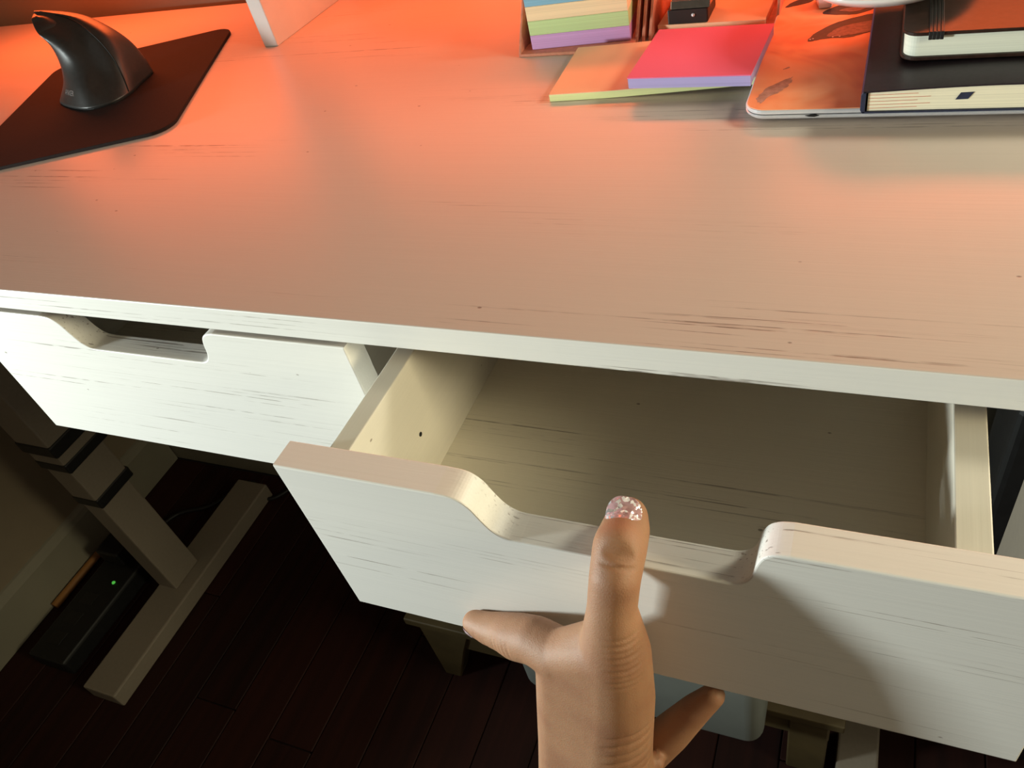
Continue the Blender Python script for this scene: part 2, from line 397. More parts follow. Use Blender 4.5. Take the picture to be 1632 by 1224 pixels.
drawer('open_drawer', (0.085, 0.05, H-0.05), 'empty whitewashed drawer pulled open beneath the desk by a hand', -0.0728, 0.2377, ZT, -0.0785, 0.1480, 0.30, (-0.0452, 0.1991), -0.0245, -0.0965)
drawer('closed_drawer', (-0.23, 0.12, H-0.05), 'closed whitewashed drawer left of the open one under the desk edge', -0.3906, -0.0807, ZT, -0.0004, -0.1690, 0.30, (-0.363, -0.1187), -0.0245, -0.0965)

# ------------------------------------------------------------------ hutch standing on the desk
hu = thing('desk_hutch', Vector((-0.36, 0.42, H)), 'white raised shelf unit at the back of the desk, its upright panel showing', 'shelf')
boxo('upright_panel', (-0.377, 0.366, 0.0), (-0.3615, 0.50, 0.48), M['hutch'], hu)
boxo('upright_panel', (-1.04, 0.366, 0.0), (-1.024, 0.50, 0.48), M['hutch'], hu)
boxo('upright_panel', (0.335, 0.366, 0.0), (0.351, 0.50, 0.48), M['hutch'], hu)
boxo('shelf_board', (-1.04, 0.366, 0.48), (0.351, 0.50, 0.496), M['hutch'], hu)

# ------------------------------------------------------------------ mouse mat
u = Vector((0.911, 0.413, 0)); v = Vector((-0.413, 0.911, 0))
corner = Vector((-0.3545, 0.2010, 0))
pts = []
W_, D_ = 0.190, 0.243
for (a, b) in roundrect(-W_, 0.0, 0.0, D_, 0.020, 8):
    p = corner+u*a+v*b*1.0
    pts.append((p.x, p.y))
bm = prism(bmesh.new(), pts, 'z', 0.0, 0.0028, 0.0006, 2)
tag(link('mouse_mat', bm, M['pad']), 'dark brown rounded mouse mat lying on the desk under the upright mouse', 'mouse mat')

# ------------------------------------------------------------------ vertical mouse
Lc = [(-0.5376, 0.2589, 0.004), (-0.5284, 0.2664, 0.018), (-0.5190, 0.2665, 0.034), (-0.5165, 0.2663, 0.050), (-0.5205, 0.2640, 0.062), (-0.5330, 0.2750, 0.070)]
Fc = [(-0.4890, 0.2380, 0.004), (-0.4880, 0.2460, 0.018), (-0.4945, 0.2590, 0.034), (-0.5030, 0.2640, 0.051), (-0.5190, 0.2715, 0.063), (-0.5345, 0.2790, 0.0712)]
Cc = [(-0.4630, 0.2471, 0.004), (-0.4725, 0.2600, 0.018), (-0.4800, 0.2700, 0.034), (-0.4940, 0.2770, 0.051), (-0.5150, 0.2850, 0.0635), (-0.5350, 0.2830, 0.0720)]
RFc = [(-0.4560, 0.2662, 0.004), (-0.4610, 0.2733, 0.018), (-0.4680, 0.2790, 0.034), (-0.4835, 0.2845, 0.051), (-0.5090, 0.2911, 0.0632), (-0.5345, 0.2860, 0.0725)]
Rc = [(-0.4620, 0.2884, 0.004), (-0.4635, 0.2915, 0.018), (-0.4673, 0.2925, 0.034), (-0.4790, 0.2920, 0.050), (-0.5040, 0.2961, 0.062), (-0.5340, 0.2880, 0.0725)]
mo = thing('vertical_mouse', Vector((-0.495, 0.28, H+0.0028)), 'black fin-shaped upright computer mouse standing on the dark mat', 'mouse')
def mouse_section(L, F, Cp, RF, R, k):
    L, F, Cp, RF, R = map(Vector, (L, F, Cp, RF, R))
    back = (1.0-k)**0.7
    B1 = R + Vector((-0.010, 0.026*back+0.002, 0)); B2 = L + Vector((0.006, 0.034*back+0.003, 0))
    mid = (B1+B2)*0.5+Vector((0, 0.006*back, 0))
    return [L, F, Cp, RF, R, B1, mid, B2]
levels = []
Lp, Fp, Cp_, RFp, Rp = [catmull(q, 5) for q in (Lc, Fc, Cc, RFc, Rc)]
nl = len(Lp)
bm = bmesh.new(); rings = []
for i in range(nl):
    k = i/(nl-1)
    ring = catmull(mouse_section(Lp[i], Fp[i], Cp_[i], RFp[i], Rp[i], k), 5, True)
    rings.append([bm.verts.new(V(p)) for p in ring])
for a, b in zip(rings, rings[1:]):
    n = len(a)
    for k in range(n): bm.faces.new([a[k], a[(k+1) % n], b[(k+1) % n], b[k]])
topc = sum((v.co for v in rings[-1]), Vector())/len(rings[-1])
tv = bm.verts.new(topc+Vector((-0.0015, 0, 0.0012)))
for k in range(len(rings[-1])): bm.faces.new([rings[-1][k], rings[-1][(k+1) % len(rings[-1])], tv])
bm.faces.new(list(reversed(rings[0])))
bmesh.ops.recalc_face_normals(bm, faces=bm.faces[:])
body = link('body', bm, M['mouse'], mo, True)
# base plate, a little proud
bm = bmesh.new(); ring = catmull(mouse_section(Lp[0], Fp[0], Cp_[0], RFp[0], Rp[0], 0), 5, True)
cc = sum(ring, Vector())/len(ring)
prism(bm, [((p.x-cc.x)*0.95+cc.x, (p.y-cc.y)*0.95+cc.y) for p in ring], 'z', 0.0028, 0.0045)
link('base_plate', bm, M['mouse_gloss'], mo)
# button seam along the ridge side
bm = tube(bmesh.new(), [tuple(RFp[i]+Vector((0.0002, -0.0002, 0))) for i in range(1, nl-3)], 0.0005, 6)
link('button_seam', bm, M['mouse_gloss'], mo)
fc = bpy.data.curves.new('logo', 'FONT'); fc.body = 'ANKER'; fc.size = 0.0062; fc.extrude = 0.0001; fc.align_x = 'CENTER'
tmp = bpy.data.objects.new('logo', fc); C.objects.link(tmp)
bpy.context.view_layer.update()
me = bpy.data.meshes.new_from_object(tmp.evaluated_get(bpy.context.evaluated_depsgraph_get())); bpy.data.objects.remove(tmp)
# project the lettering onto the thumb side of the body
bvh = BVHTree.FromObject(body, bpy.context.evaluated_depsgraph_get())
po = V((-0.5080, 0.246, 0.0130)); ex = Vector((0.92, -0.38, 0.04)).normalized(); nrm = Vector((-0.30, -0.92, 0.15)).normalized(); ey = nrm.cross(ex) * 1.0
if ey.z < 0: ey = -ey
for vtx in me.vertices:
    s = po+ex*vtx.co.x+ey*vtx.co.y
    wp = s+nrm*0.05
    inv = Vector(mo.location)
    hit = bvh.ray_cast(wp, -nrm)
    vtx.co = (hit[0]+nrm*(0.00015+vtx.co.z)) if hit[0] else s
me.materials.append(M['grey_text'])
lo = bpy.data.objects.new('lettering', me); C.objects.link(lo); lo.parent = mo; lo.matrix_parent_inverse = Matrix.Translation(mo.location).inverted()

# ------------------------------------------------------------------ sticky-note holder with dividers
ho = thing('note_holder', Vector((-0.003, 0.35, H)), 'brown divided desk caddy holding sticky note pads at the back of the desk', 'caddy')
boxo('base', (-0.0945, 0.3095, 0.0), (-0.0085, 0.43, 0.0022), M['holder'], ho, 0.0005)
boxo('base', (0.0035, 0.325, 0.0), (0.0905, 0.43, 0.0022), M['holder'], ho, 0.0005)
def slant(x0, x1, y0, zt, mm=M['holder']):
    bm = prism(bmesh.new(), [(y0, 0.0), (y0+0.12, 0.0), (y0+0.12, zt), (y0+zt*0.75, zt), (y0+0.002, 0.004)], 'x', x0, x1, 0.0003, 1)
    return link('divider', bm, mm, ho)
slant(-0.0960, -0.0942, 0.310, 0.045)
for xx in (-0.0092, -0.0042, 0.0008): slant(xx, xx+0.0022, 0.325, 0.045)
slant(0.0885, 0.0905, 0.330, 0.03)
boxo('back', (-0.0945, 0.428, 0.0), (0.0905, 0.431, 0.012), M['holder'], ho, 0.0005)

def pad(name, x0, y0, x1, y1, z0, z1, mm, rot=0.0, piv=None, bow=0.0, label=None, group=None, top=None):
    bm = box(bmesh.new(), (x0, y0, z0), (x1, y1, z1), 0.0002, 1)
    if rot:
        pv = V(piv or (x0, y0, z0)); bmesh.ops.rotate(bm, verts=bm.verts[:], cent=pv, matrix=Matrix.Rotation(rot, 3, 'Z'))
    o = link(name, bm, mm)
    if label: tag(o, label, 'sticky notes', group)
    return o
# cube of pads: each pad a thing
cols = [('p_purple', 'purple sticky note pad, bottom of the stack in the brown caddy'),
        ('p_green', 'green sticky note pad above the purple one in the caddy'),
        ('p_tan', 'apricot sticky note pad above the green one in the caddy'),
        ('p_blue', 'blue sticky note pad on top of the apricot one in the caddy')]
z = 0.0024
for key, lab in cols:
    pad('sticky_note_pad', -0.0866, 0.3165, -0.0115, 0.3905, z, z+0.0102, M[key], 0.105, (-0.0866, 0.3165, 0), label=lab, group='stacked sticky note pads'); z += 0.0103
pad('sticky_note_pad', 0.0055, 0.3360, 0.0815, 0.4120, 0.0024, 0.0070, M['p_orange'], -0.025, (0.0055, 0.336, 0), label='orange sticky note pad inside the caddy under the black clip')

# orange pad on the desk (yellow-edged) : bowed sheet block
def bowed_pad():
    # orientation: front edge from (-0.0446,.243) to (0.088,.2489)
    d = thing('sticky_note_pad', Vector((0.02, 0.28, H)), 'wide thin yellow and orange sticky note pad lying on the bare desk', 'sticky notes')
    bm = bmesh.new(); nx = 14
    A = Vector((-0.0440, 0.2330, 0)); B = Vector((0.0900, 0.2415, 0)); E2 = Vector((-0.0035, 0.0765, 0))
    def build(z0f, z1f):
        bm = bmesh.new(); rows = []
        for i in range(nx+1):
            t = i/nx; p = A.lerp(B, t)
            rows.append([bm.verts.new(V((p.x, p.y, z0f(t)))), bm.verts.new(V((p.x, p.y, z1f(t)))),
                         bm.verts.new(V((p.x+E2.x, p.y+E2.y, z1f(t)))), bm.verts.new(V((p.x+E2.x, p.y+E2.y, z0f(t))))])
        for a, b in zip(rows, rows[1:]):
            for k in range(4): bm.faces.new([a[k], b[k], b[(k+1) % 4], a[(k+1) % 4]])
        bm.faces.new(rows[0]); bm.faces.new(list(reversed(rows[-1])))
        bmesh.ops.recalc_face_normals(bm, faces=bm.faces[:]); return bm
    lift = lambda t: 0.0045*max(0, t-0.25)**1.3
    link('page_block', build(lambda t: 0.0002+lift(t), lambda t: 0.0046+lift(t)), M['p_yellow'], d)
    o = link('top_sheet', build(lambda t: 0.0046+lift(t), lambda t: 0.0050+lift(t)), M['p_orange'], d)
bowed_pad()
def red_pad():
    d = thing('sticky_note_pad', Vector((0.052, 0.265, H+0.009)), 'magenta topped sticky note pad with violet edges resting on the orange pad', 'sticky notes')
    z0, z1 = 0.0085, 0.0150
    P = [(0.0122, 0.2300), (0.0880, 0.2275), (0.0912, 0.3030), (0.0150, 0.3050)]
    bm = prism(bmesh.new(), P, 'z', z0, z1); link('page_block', bm, M['p_violet'], d)
    bm = prism(bmesh.new(), [(p[0]-0.0003*(p[0] < .05)+0.0003*(p[0] > .05), p[1]-0.0006*(p[1] < .26)) for p in P], 'z', z1, z1+0.0007); link('top_sheet', bm, M['p_red'], d)
red_pad()

# black sharpener / clip on the orange pad
cl = thing('pencil_sharpener', Vector((0.03, 0.335, H+0.007)), 'black pencil sharpener with metal top lying on the orange pad in the caddy', 'sharpener')
bm = prism(bmesh.new(), [(0.3365, 0.0072), (0.3365, 0.0165), (0.341, 0.0170), (0.366, 0.0170), (0.366, 0.0072)], 'x', 0.0130, 0.0420, 0.0010, 2)
link('body', bm, M['black'], cl)
bm = prism(bmesh.new(), [(0.3368, 0.0170), (0.339, 0.0215), (0.346, 0.0255), (0.357, 0.0270), (0.366, 0.026), (0.366, 0.0170)], 'x', 0.0150, 0.0435, 0.0012, 2)
link('metal_top', bm, M['chrome'], cl)
bm = bmesh.new(); bmesh.ops.create_uvsphere(bm, u_segments=12, v_segments=8, radius=0.0013, matrix=Matrix.Translation(V((0.0315, 0.3365, 0.0125)))); link('rivet', bm, M['silver'], cl, True)

# ------------------------------------------------------------------ laptop
lp = thing('laptop', Vector((0.24, 0.30, H)), 'closed silver laptop with an orange printed skin under the notebooks', 'laptop')
X0, Y0, X1, Y1 = 0.0885, 0.1950, 0.3350, 0.4050
def rr(d, r): return roundrect(X0+d, Y0+d, X1-d, Y1-d, r, 8)
def loft_rr(bm, secs):
    rings = []
    for (d, z) in secs: rings.append([bm.verts.new(V((p[0], p[1], z))) for p in rr(d, max(0.003, 0.0125-d))])
    for a, b in zip(rings, rings[1:]):
        n = len(a)
        for k in range(n): bm.faces.new([a[k], a[(k+1) % n], b[(k+1) % n], b[k]])
    bm.faces.new(list(reversed(rings[0]))); bm.faces.new(rings[-1])
    bmesh.ops.recalc_face_normals(bm, faces=bm.faces[:]); return bm
link('base_shell', loft_rr(bmesh.new(), [(0.014, 0.0008), (0.006, 0.0014), (0.002, 0.0026), (0.0004, 0.0040), (0.0, 0.0050), (0.0005, 0.0054)]), M['silver'], lp)
link('hinge_gap', loft_rr(bmesh.new(), [(0.0012, 0.0053), (0.0012, 0.0060)]), M['black'], lp)
link('lid', loft_rr(bmesh.new(), [(0.0006, 0.0059), (0.0001, 0.0064), (0.0, 0.0074), (0.0004, 0.0081), (0.0008, 0.0083)]), M['silver'], lp)
link('skin_sticker', loft_rr(bmesh.new(), [(0.0009, 0.0083), (0.0010, 0.0086)]), M['lid'], lp)['label'] = 'orange printed skin'
for xx in (0.112, 0.312):
    for yy in (0.217, 0.38):
        bm = lathe(bmesh.new(), [(0.0005, 0.0), (0.0055, 0.0), (0.006, 0.0008), (0.0005, 0.0012)], (xx, yy, 0.0), 16); link('rubber_foot', bm, M['black'], lp)
bm = prism(bmesh.new(), [(0.1225, 0.0052), (0.1245, 0.0046), (0.1275, 0.0044), (0.1300, 0.0051), (0.1275, 0.0056)], 'y', 0.1947, 0.1957); link('opening_notch', bm, M['black'], lp)
def blob(name, pts, z, mm, parent, jag=0.0, seed=1, n=5, th=0.00012):
    random.seed(seed)
    c = catmull([(p[0], p[1], 0) for p in pts], n, True)
    cen = sum(c, Vector())/len(c)
    q = [((p.x-cen.x)*(1+random.uniform(-jag, jag))+cen.x, (p.y-cen.y)*(1+random.uniform(-jag, jag))+cen.y) for p in c]
    bm = prism(bmesh.new(), q, 'z', z, z+th); bmesh.ops.triangulate(bm, faces=bm.faces[:])
    return link(name, bm, mm, parent)
zk = 0.00862
blob('printed_wing', [(0.1137, 0.2890), (0.1165, 0.2990), (0.1275, 0.3150), (0.1400, 0.3230), (0.1560, 0.3280), (0.1600, 0.3080), (0.1462, 0.2960), (0.1371, 0.2912), (0.1259, 0.2916), (0.1180, 0.2890)], zk, M['print_dark'], lp, 0.02, 3)
blob('wing_patch', [(0.1250, 0.2945), (0.1300, 0.3060), (0.1410, 0.3130), (0.1560, 0.3160), (0.1560, 0.3020), (0.1440, 0.2965), (0.1340, 0.2938)], zk+0.00013, M['print_light'], lp, 0.03, 5)
blob('printed_wing', [(0.1185, 0.3340), (0.1290, 0.3470), (0.1425, 0.3500), (0.1540, 0.3420), (0.1430, 0.3300), (0.1310, 0.3290)], zk, M['print_dark'], lp, 0.03, 7)
blob('wing_patch', [(0.1290, 0.3355), (0.1350, 0.3400), (0.1460, 0.3400), (0.1400, 0.3330)], zk+0.00013, M['print_light'], lp, 0.03, 15)
blob('printed_wing', [(0.0925, 0.3490), (0.0992, 0.3605), (0.1119, 0.3660), (0.1090, 0.3560), (0.1000, 0.3510)], zk, M['print_dark'], lp, 0.03, 8)
for i, (a, b) in enumerate([(0.1152, 0.2906), (0.1168, 0.2914), (0.1285, 0.2928), (0.1325, 0.2930)]):
    blob('wing_dot', [(a-.0006, b), (a, b+.0009), (a+.0006, b), (a, b-.0007)], zk+0.00026, M['ivory'], lp)
blob('scraped_patch', [(0.0943, 0.2088), (0.0953, 0.2167), (0.1002, 0.2270), (0.1085, 0.2348), (0.1105, 0.2362), (0.1101, 0.2279), (0.106, 0.2184), (0.0996, 0.2108), (0.0974, 0.2046)], zk, M['paint_chip'], lp, 0.09, 11)
blob('scraped_patch', [(0.104, 0.2481), (0.1076, 0.2506), (0.1067, 0.2515), (0.105, 0.2495)], zk, M['paint_chip'], lp, 0.1, 12)

# ------------------------------------------------------------------ big dark notebook
nb = thing('notebook', Vector((0.225, 0.29, H+0.0090)), 'large dark notebook with cream pages and navy ribbon lying on the laptop', 'notebook')
bx0, bx1, by0, by1 = 0.1520, 0.2950, 0.1880, 0.3960
zb0 = 0.0090
def wavy(t): return 0.0010*math.sin(t*5.0-0.6)+0.0010*t
def nb_pages():
    bm = bmesh.new(); nx = 20; rows = []
    for i in range(nx+1):
        t = i/nx; xx = bx0+0.0022+(bx1-bx0-0.005)*t
        y_ = by0+0.0012
        rows.append([bm.verts.new(V((xx, y_, zb0+0.0010))), bm.verts.new(V((xx, y_, zb0+0.0118+wavy(t)))),
                     bm.verts.new(V((xx, by1-0.001, zb0+0.0118+wavy(t)))), bm.verts.new(V((xx, by1-0.001, zb0+0.0010)))])
    for a, b in zip(rows, rows[1:]):
        for k in range(4): bm.faces.new([a[k], b[k], b[(k+1) % 4], a[(k+1) % 4]])
    bm.faces.new(rows[0]); bm.faces.new(list(reversed(rows[-1]))); bmesh.ops.recalc_face_normals(bm, faces=bm.faces[:]); return bm
link('page_block', nb_pages(), M['p_cream'], nb)
# signatures: fine dark gaps between the folded sections, fanning from the spine
for k in range(5):
    zz = zb0+0.0024+k*0.0018
    bm = tube(bmesh.new(), [(bx0+0.0025, by0+0.0011, zz), (bx0+0.012, by0+0.0011, zz+0.0001), (bx0+0.026+0.006*(k % 2), by0+0.0011, zz+0.0004)], 0.00014, 5)
    link('section_gap', bm, M['holder'], nb)
def nb_cover(zf, th):
    bm = bmesh.new(); nx = 20; rows = []
    for i in range(nx+1):
        t = i/nx; xx = bx0+(bx1-bx0)*t
        rows.append([bm.verts.new(V((xx, by0, zf(t)))), bm.verts.new(V((xx, by0, zf(t)+th))), bm.verts.new(V((xx, by1, zf(t)+th))), bm.verts.new(V((xx, by1, zf(t))))])
    for a, b in zip(rows, rows[1:]):
        for k in range(4): bm.faces.new([a[k], b[k], b[(k+1) % 4], a[(k+1) % 4]])
    bm.faces.new(rows[0]); bm.faces.new(list(reversed(rows[-1]))); bmesh.ops.recalc_face_normals(bm, faces=bm.faces[:]); return bm
link('back_cover', nb_cover(lambda t: zb0, 0.0009), M['navy'], nb)
link('front_cover', nb_cover(lambda t: zb0+0.0118+wavy(t), 0.0009), M['cover_dark'], nb)
bm = prism(bmesh.new(), [(bx0-0.0012, zb0+0.002), (bx0-0.0004, zb0+0.0003), (bx0+0.0012, zb0), (bx0+0.0012, zb0+0.0122), (bx0-0.0004, zb0+0.0118), (bx0-0.0013, zb0+0.0100)], 'y', by0, by1, 0.0002, 1)
link('spine', bm, M['navy'], nb)
bm = bmesh.new()
q = [V((0.1955, by0+0.0009, zb0+0.0060)), V((0.2012, by0+0.0009, zb0+0.0062)), V((0.2035, by0+0.0009, zb0+0.0098)), V((0.1975, by0+0.0009, zb0+0.0096))]
fr = [bm.verts.new(p) for p in q]; bk = [bm.verts.new(p+Vector((0, 0.0008, 0))) for p in q]
bm.faces.new(fr); bm.faces.new(list(reversed(bk)))
for k in range(4): bm.faces.new([fr[k], bk[k], bk[(k+1) % 4], fr[(k+1) % 4]])
bmesh.ops.recalc_face_normals(bm, faces=bm.faces[:]); link('ribbon_bookmark', bm, M['navy'], nb)['label'] = 'navy ribbon bookmark'

# ------------------------------------------------------------------ pocket notebook with elastic
pk = thing('pocket_notebook', Vector((0.235, 0.275, H+0.031)), 'smaller brown notebook with ribbed elastic strap stacked on the large dark one', 'notebook')
PX0, PX1, PY0, PY1 = 0.1685, 0.3060, 0.2175, 0.3100
pz = 0.0239
bm = prism(bmesh.new(), roundrect(PX0-0.001, PY0-0.001, PX1, PY1+0.001, 0.0085, 8), 'z', pz, pz+0.0018, 0.0005, 2); link('back_cover', bm, M['mole'], pk)
bm = prism(bmesh.new(), roundrect(PX0+0.0005, PY0+0.0010, PX1-0.003, PY1-0.001, 0.0070, 8), 'z', pz+0.0018, pz+0.0128); link('page_block', bm, M['p_white'], pk)
bm = prism(bmesh.new(), roundrect(PX0-0.001, PY0-0.001, PX1, PY1+0.001, 0.0085, 8), 'z', pz+0.0128, pz+0.0146, 0.0005, 2); link('front_cover', bm, M['mole'], pk)
el = M['black']
for k in range(4):
    x0 = 0.1800+k*0.0018
    bm = bmesh.new()
    box(bm, (x0, PY0-0.0018, pz+0.0146), (x0+0.00176, PY1+0.0018, pz+0.0152), 0.0003, 1)
    box(bm, (x0, PY0-0.0018, pz+0.0110), (x0+0.00176, PY0-0.0011, pz+0.0152), 0.0002, 1)
    box(bm, (x0, PY1+0.0011, pz-0.0002), (x0+0.00176, PY1+0.0018, pz+0.0152), 0.0002, 1)
    link('elastic_rib', bm, el, pk)

# ------------------------------------------------------------------ saucer, charger plug
su = lathe(bmesh.new(), [(0.0005, 0.0010), (0.026, 0.0010), (0.028, 0.0), (0.030, 0.0), (0.031, 0.0016), (0.040, 0.0035), (0.0470, 0.0078), (0.0485, 0.0096), (0.0480, 0.0104), (0.0460, 0.0098), (0.039, 0.0060), (0.030, 0.0036), (0.0005, 0.0032)], (0.1560, 0.2840, pz+0.0148+0.0006), 64)
tag(link('saucer', su, M['ivory'], None, True), 'white ceramic saucer at the top of the picture on the stacked notebooks', 'saucer')
bm = bmesh.new()
base = [(0.1115, 0.3560), (0.1155, 0.3410), (0.1235, 0.3415), (0.1270, 0.3580)]
prism(bm, base, 'z', 0.0088, 0.0200, 0.0012, 2)
tag(link('charger_plug', bm, M['ivory']), 'small white plug block sitting on the orange laptop lid', 'plug')

# ------------------------------------------------------------------ under the desk
be = thing('low_bench', Vector((-0.1, 0.30, 0)), 'low olive-brown wooden bench standing under the desk', 'bench')
boxo('bench_top', (-0.40, 0.190, -0.765), (0.20, 0.44, -0.750), M['bench'], be, 0.002)
boxo('apron', (-0.385, 0.200, -0.820), (0.185, 0.214, -0.765), M['bench'], be, 0.001)
boxo('apron', (-0.385, 0.416, -0.820), (0.185, 0.430, -0.765), M['bench'], be, 0.001)
for (a, s) in ((-0.385, 1), (0.185, -1)):
    for yy in (0.196, 0.404):
        bm = bmesh.new()
        if s > 0: prism(bm, [(a, -0.765), (a+s*0.085, -0.765), (a+s*0.062, -0.825), (a+s*0.030, FL), (a+s*0.002, FL)], 'y', yy, yy+0.03, 0.002, 1)
        else: box(bm, (a-0.048, yy, FL), (a-0.001, yy+0.03, -0.765), 0.002, 1)
        link('leg', bm, M['bench'], be)
bm = prism(bmesh.new(), roundrect(-0.190, 0.143, 0.112, 0.36, 0.02, 6), 'z', -0.7495, -0.60, 0.010, 4)
tag(link('storage_box', bm, M['greybox'], None, True), 'pale grey rounded plastic box on the bench under the open drawer', 'box')
bm = bmesh.new(); box(bm, (0.290, 0.28, FL), (0.45, 0.49, -0.29), 0.008, 3)  # added black block standing in for the shade in this gap
tag(link('dark_filler', bm, M['black']), 'added black case in the dark under the desk by the right leg', 'case')
# power strip with green light and cords on the floor by the left wall
ps = thing('power_strip', Vector((-1.08, 0.14, 0)), 'black power strip with a green light on the floor by the left wall', 'power strip')
boxo('body', (-1.13, 0.02, FL), (-1.04, 0.30, FL+0.04), M['black'], ps, 0.006, 3)
bm = bmesh.new(); bmesh.ops.create_uvsphere(bm, u_segments=10, v_segments=8, radius=0.0035, matrix=Matrix.Translation(V((-1.0673, 0.1801, -0.8800)))); link('light', bm, M['led'], ps)['label'] = 'lit green indicator'
for yy in (0.06, 0.10, 0.14): boxo('socket', (-1.11, yy-0.012, FL+0.039), (-1.078, yy+0.012, FL+0.0408), M['mouse_gloss'], ps, 0.0003, 1)
boxo('adapter', (-1.125, 0.215, FL+0.04), (-1.07, 0.275, FL+0.075), M['black'], ps, 0.004, 2)
bm = tube(bmesh.new(), [tuple(p) for p in catmull([(-1.09, 0.30, FL+0.02), (-1.08, 0.36, FL+0.01), (-1.02, 0.40, FL+0.006), (-0.97, 0.47, FL+0.006), (-0.90, 0.44, FL+0.006), (-0.86, 0.49, FL+0.006)], 8)], 0.004, 8)
tag(link('loose_cord', bm, M['black'], None, True), 'black cord running on the floor from the power strip behind the desk leg', 'cord')
bm = tube(bmesh.new(), [(-1.190, y_, FL+0.008) for y_ in (0.12, 0.20, 0.28, 0.36)], 0.008, 10)
tag(link('cord_cover', bm, M['cord_brown'], None, True), 'orange-brown strip lying along the foot of the left baseboard', 'cord cover')

# ------------------------------------------------------------------ hand
person = thing('person', Vector((0.06, -0.12, H-0.19)), 'person reaching in, left hand pulling the open drawer by its notched front', 'person')
chains = {
 'thumb': [(0.0849, -0.0625, -0.0342, 0.0081), (0.0860, -0.0700, -0.0328, 0.0097), (0.0864, -0.0790, -0.0313, 0.0106), (0.0866, -0.089, -0.0366, 0.0100), (0.0852, -0.0945, -0.0506, 0.0099), (0.0842, -0.0985, -0.0775, 0.0149)],
 'radial': [(0.0842, -0.0985, -0.0775, 0.0149), (0.0814, -0.102, -0.1125, 0.0171), (0.0754, -0.106, -0.1535, 0.0194), (0.0699, -0.111, -0.1996, 0.0216)],
 'ulnar': [(0.0575, -0.098, -0.0938, 0.0111), (0.0549, -0.101, -0.1263, 0.0133), (0.0506, -0.105, -0.1724, 0.0156), (0.0457, -0.11, -0.2214, 0.0182)],
 'index': [(0.0058, -0.0848, -0.1114, 0.0062), (0.0149, -0.0870, -0.1093, 0.0079), (0.0240, -0.0885, -0.1060, 0.0092), (0.0330, -0.0910, -0.1020, 0.0109), (0.0440, -0.0935, -0.0960, 0.0110), (0.0575, -0.098, -0.0938, 0.0116)],
 'middle': [(0.1173, -0.076, -0.1461, 0.0057), (0.109, -0.08, -0.1577, 0.0075), (0.0964, -0.085, -0.1808, 0.0097), (0.0776, -0.092, -0.2142, 0.0113), (0.0523, -0.098, -0.1961, 0.0125)],
 'ring': [(0.0917, -0.099, -0.1845, 0.0050), (0.0841, -0.102, -0.1919, 0.0072), (0.0694, -0.105, -0.2121, 0.0105)],
 'little': [(0.0703, -0.078, -0.1996, 0.0067), (0.0546, -0.081, -0.2189, 0.0091), (0.0447, -0.09, -0.2296, 0.0106)],
}
bm_all = bmesh.new()
def hull(spheres):
    b = bmesh.new()
    for (x, y, z, r) in spheres:
        bmesh.ops.create_icosphere(b, subdivisions=3, radius=r, matrix=Matrix.Translation(V((x, y, z))))
    res = bmesh.ops.convex_hull(b, input=b.verts[:])
    bad = [g_ for g_ in set(res['geom_interior'])|set(res['geom_unused']) if isinstance(g_, bmesh.types.BMVert)]
    bmesh.ops.delete(b, geom=bad, context='VERTS')
    me = bpy.data.meshes.new('tmp'); b.to_mesh(me); b.free(); bm_all.from_mesh(me); bpy.data.meshes.remove(me)
for nme, ch in chains.items():
    for a, b in zip(ch, ch[1:]): hull([a, b])
ra, ul = chains['radial'], chains['ulnar']
for i in range(3): hull([ra[i], ra[i+1], ul[i], ul[i+1]])
# web of skin between thumb and index
hull([(0.0850, -0.0965, -0.0680, 0.0095), (0.0837, -0.099, -0.0804, 0.0125), (0.0575, -0.098, -0.0938, 0.0105)])
# forearm
fa = [(0.0580, -0.112, -0.215, 0.0280), (0.050, -0.140, -0.285, 0.0280), (0.025, -0.20, -0.38, 0.034), (-0.01, -0.28, -0.48, 0.040)]
hull([ra[3], ul[3], fa[0]])
for a, b in zip(fa, fa[1:]): hull([a, b])
me = bpy.data.meshes.new('hand'); bm_all.to_mesh(me); bm_all.free()
hand = bpy.data.objects.new('arm', me); C.objects.link(hand)
rm = hand.modifiers.new('r', 'REMESH'); rm.mode = 'VOXEL'; rm.voxel_size = 0.00085; rm.use_smooth_shade = True
sm = hand.modifiers.new('s', 'SMOOTH'); sm.iterations = 22; sm.factor = 0.5
bpy.context.view_layer.update()
dg = bpy.context.evaluated_depsgraph_get()
me2 = bpy.data.meshes.new_from_object(hand.evaluated_get(dg)); bpy.data.objects.remove(hand)
# creases and knuckle wrinkles as real relief on the skin
creases = []
def crease(c, axis, nrm_, half, dep, wid, curv=0.0):
    N_ = Vector(nrm_).normalized(); A_ = Vector(axis); A_ = (A_-N_*A_.dot(N_)).normalized(); S_ = A_.cross(N_)
    creases.append((V(c), A_, N_, S_, half, dep, wid, curv))
NT = (0.24, -0.52, 0.82)
AT = (0.0, -0.010, -0.006)
for (t, hf, dp, cv) in ((-0.0050, 0.0040, 0.00022, 12), (-0.0030, 0.0055, 0.00035, 10), (-0.0012, 0.0062, 0.00050, 4), (0.0006, 0.0064, 0.00060, -4), (0.0024, 0.0052, 0.00035, -10), (0.0058, 0.0075, 0.00040, -16)):
    crease((0.0864, -0.0815+t*-0.6, -0.0320-abs(t)*0.1-t*0.55), AT, NT, hf, dp, 0.00062, cv)
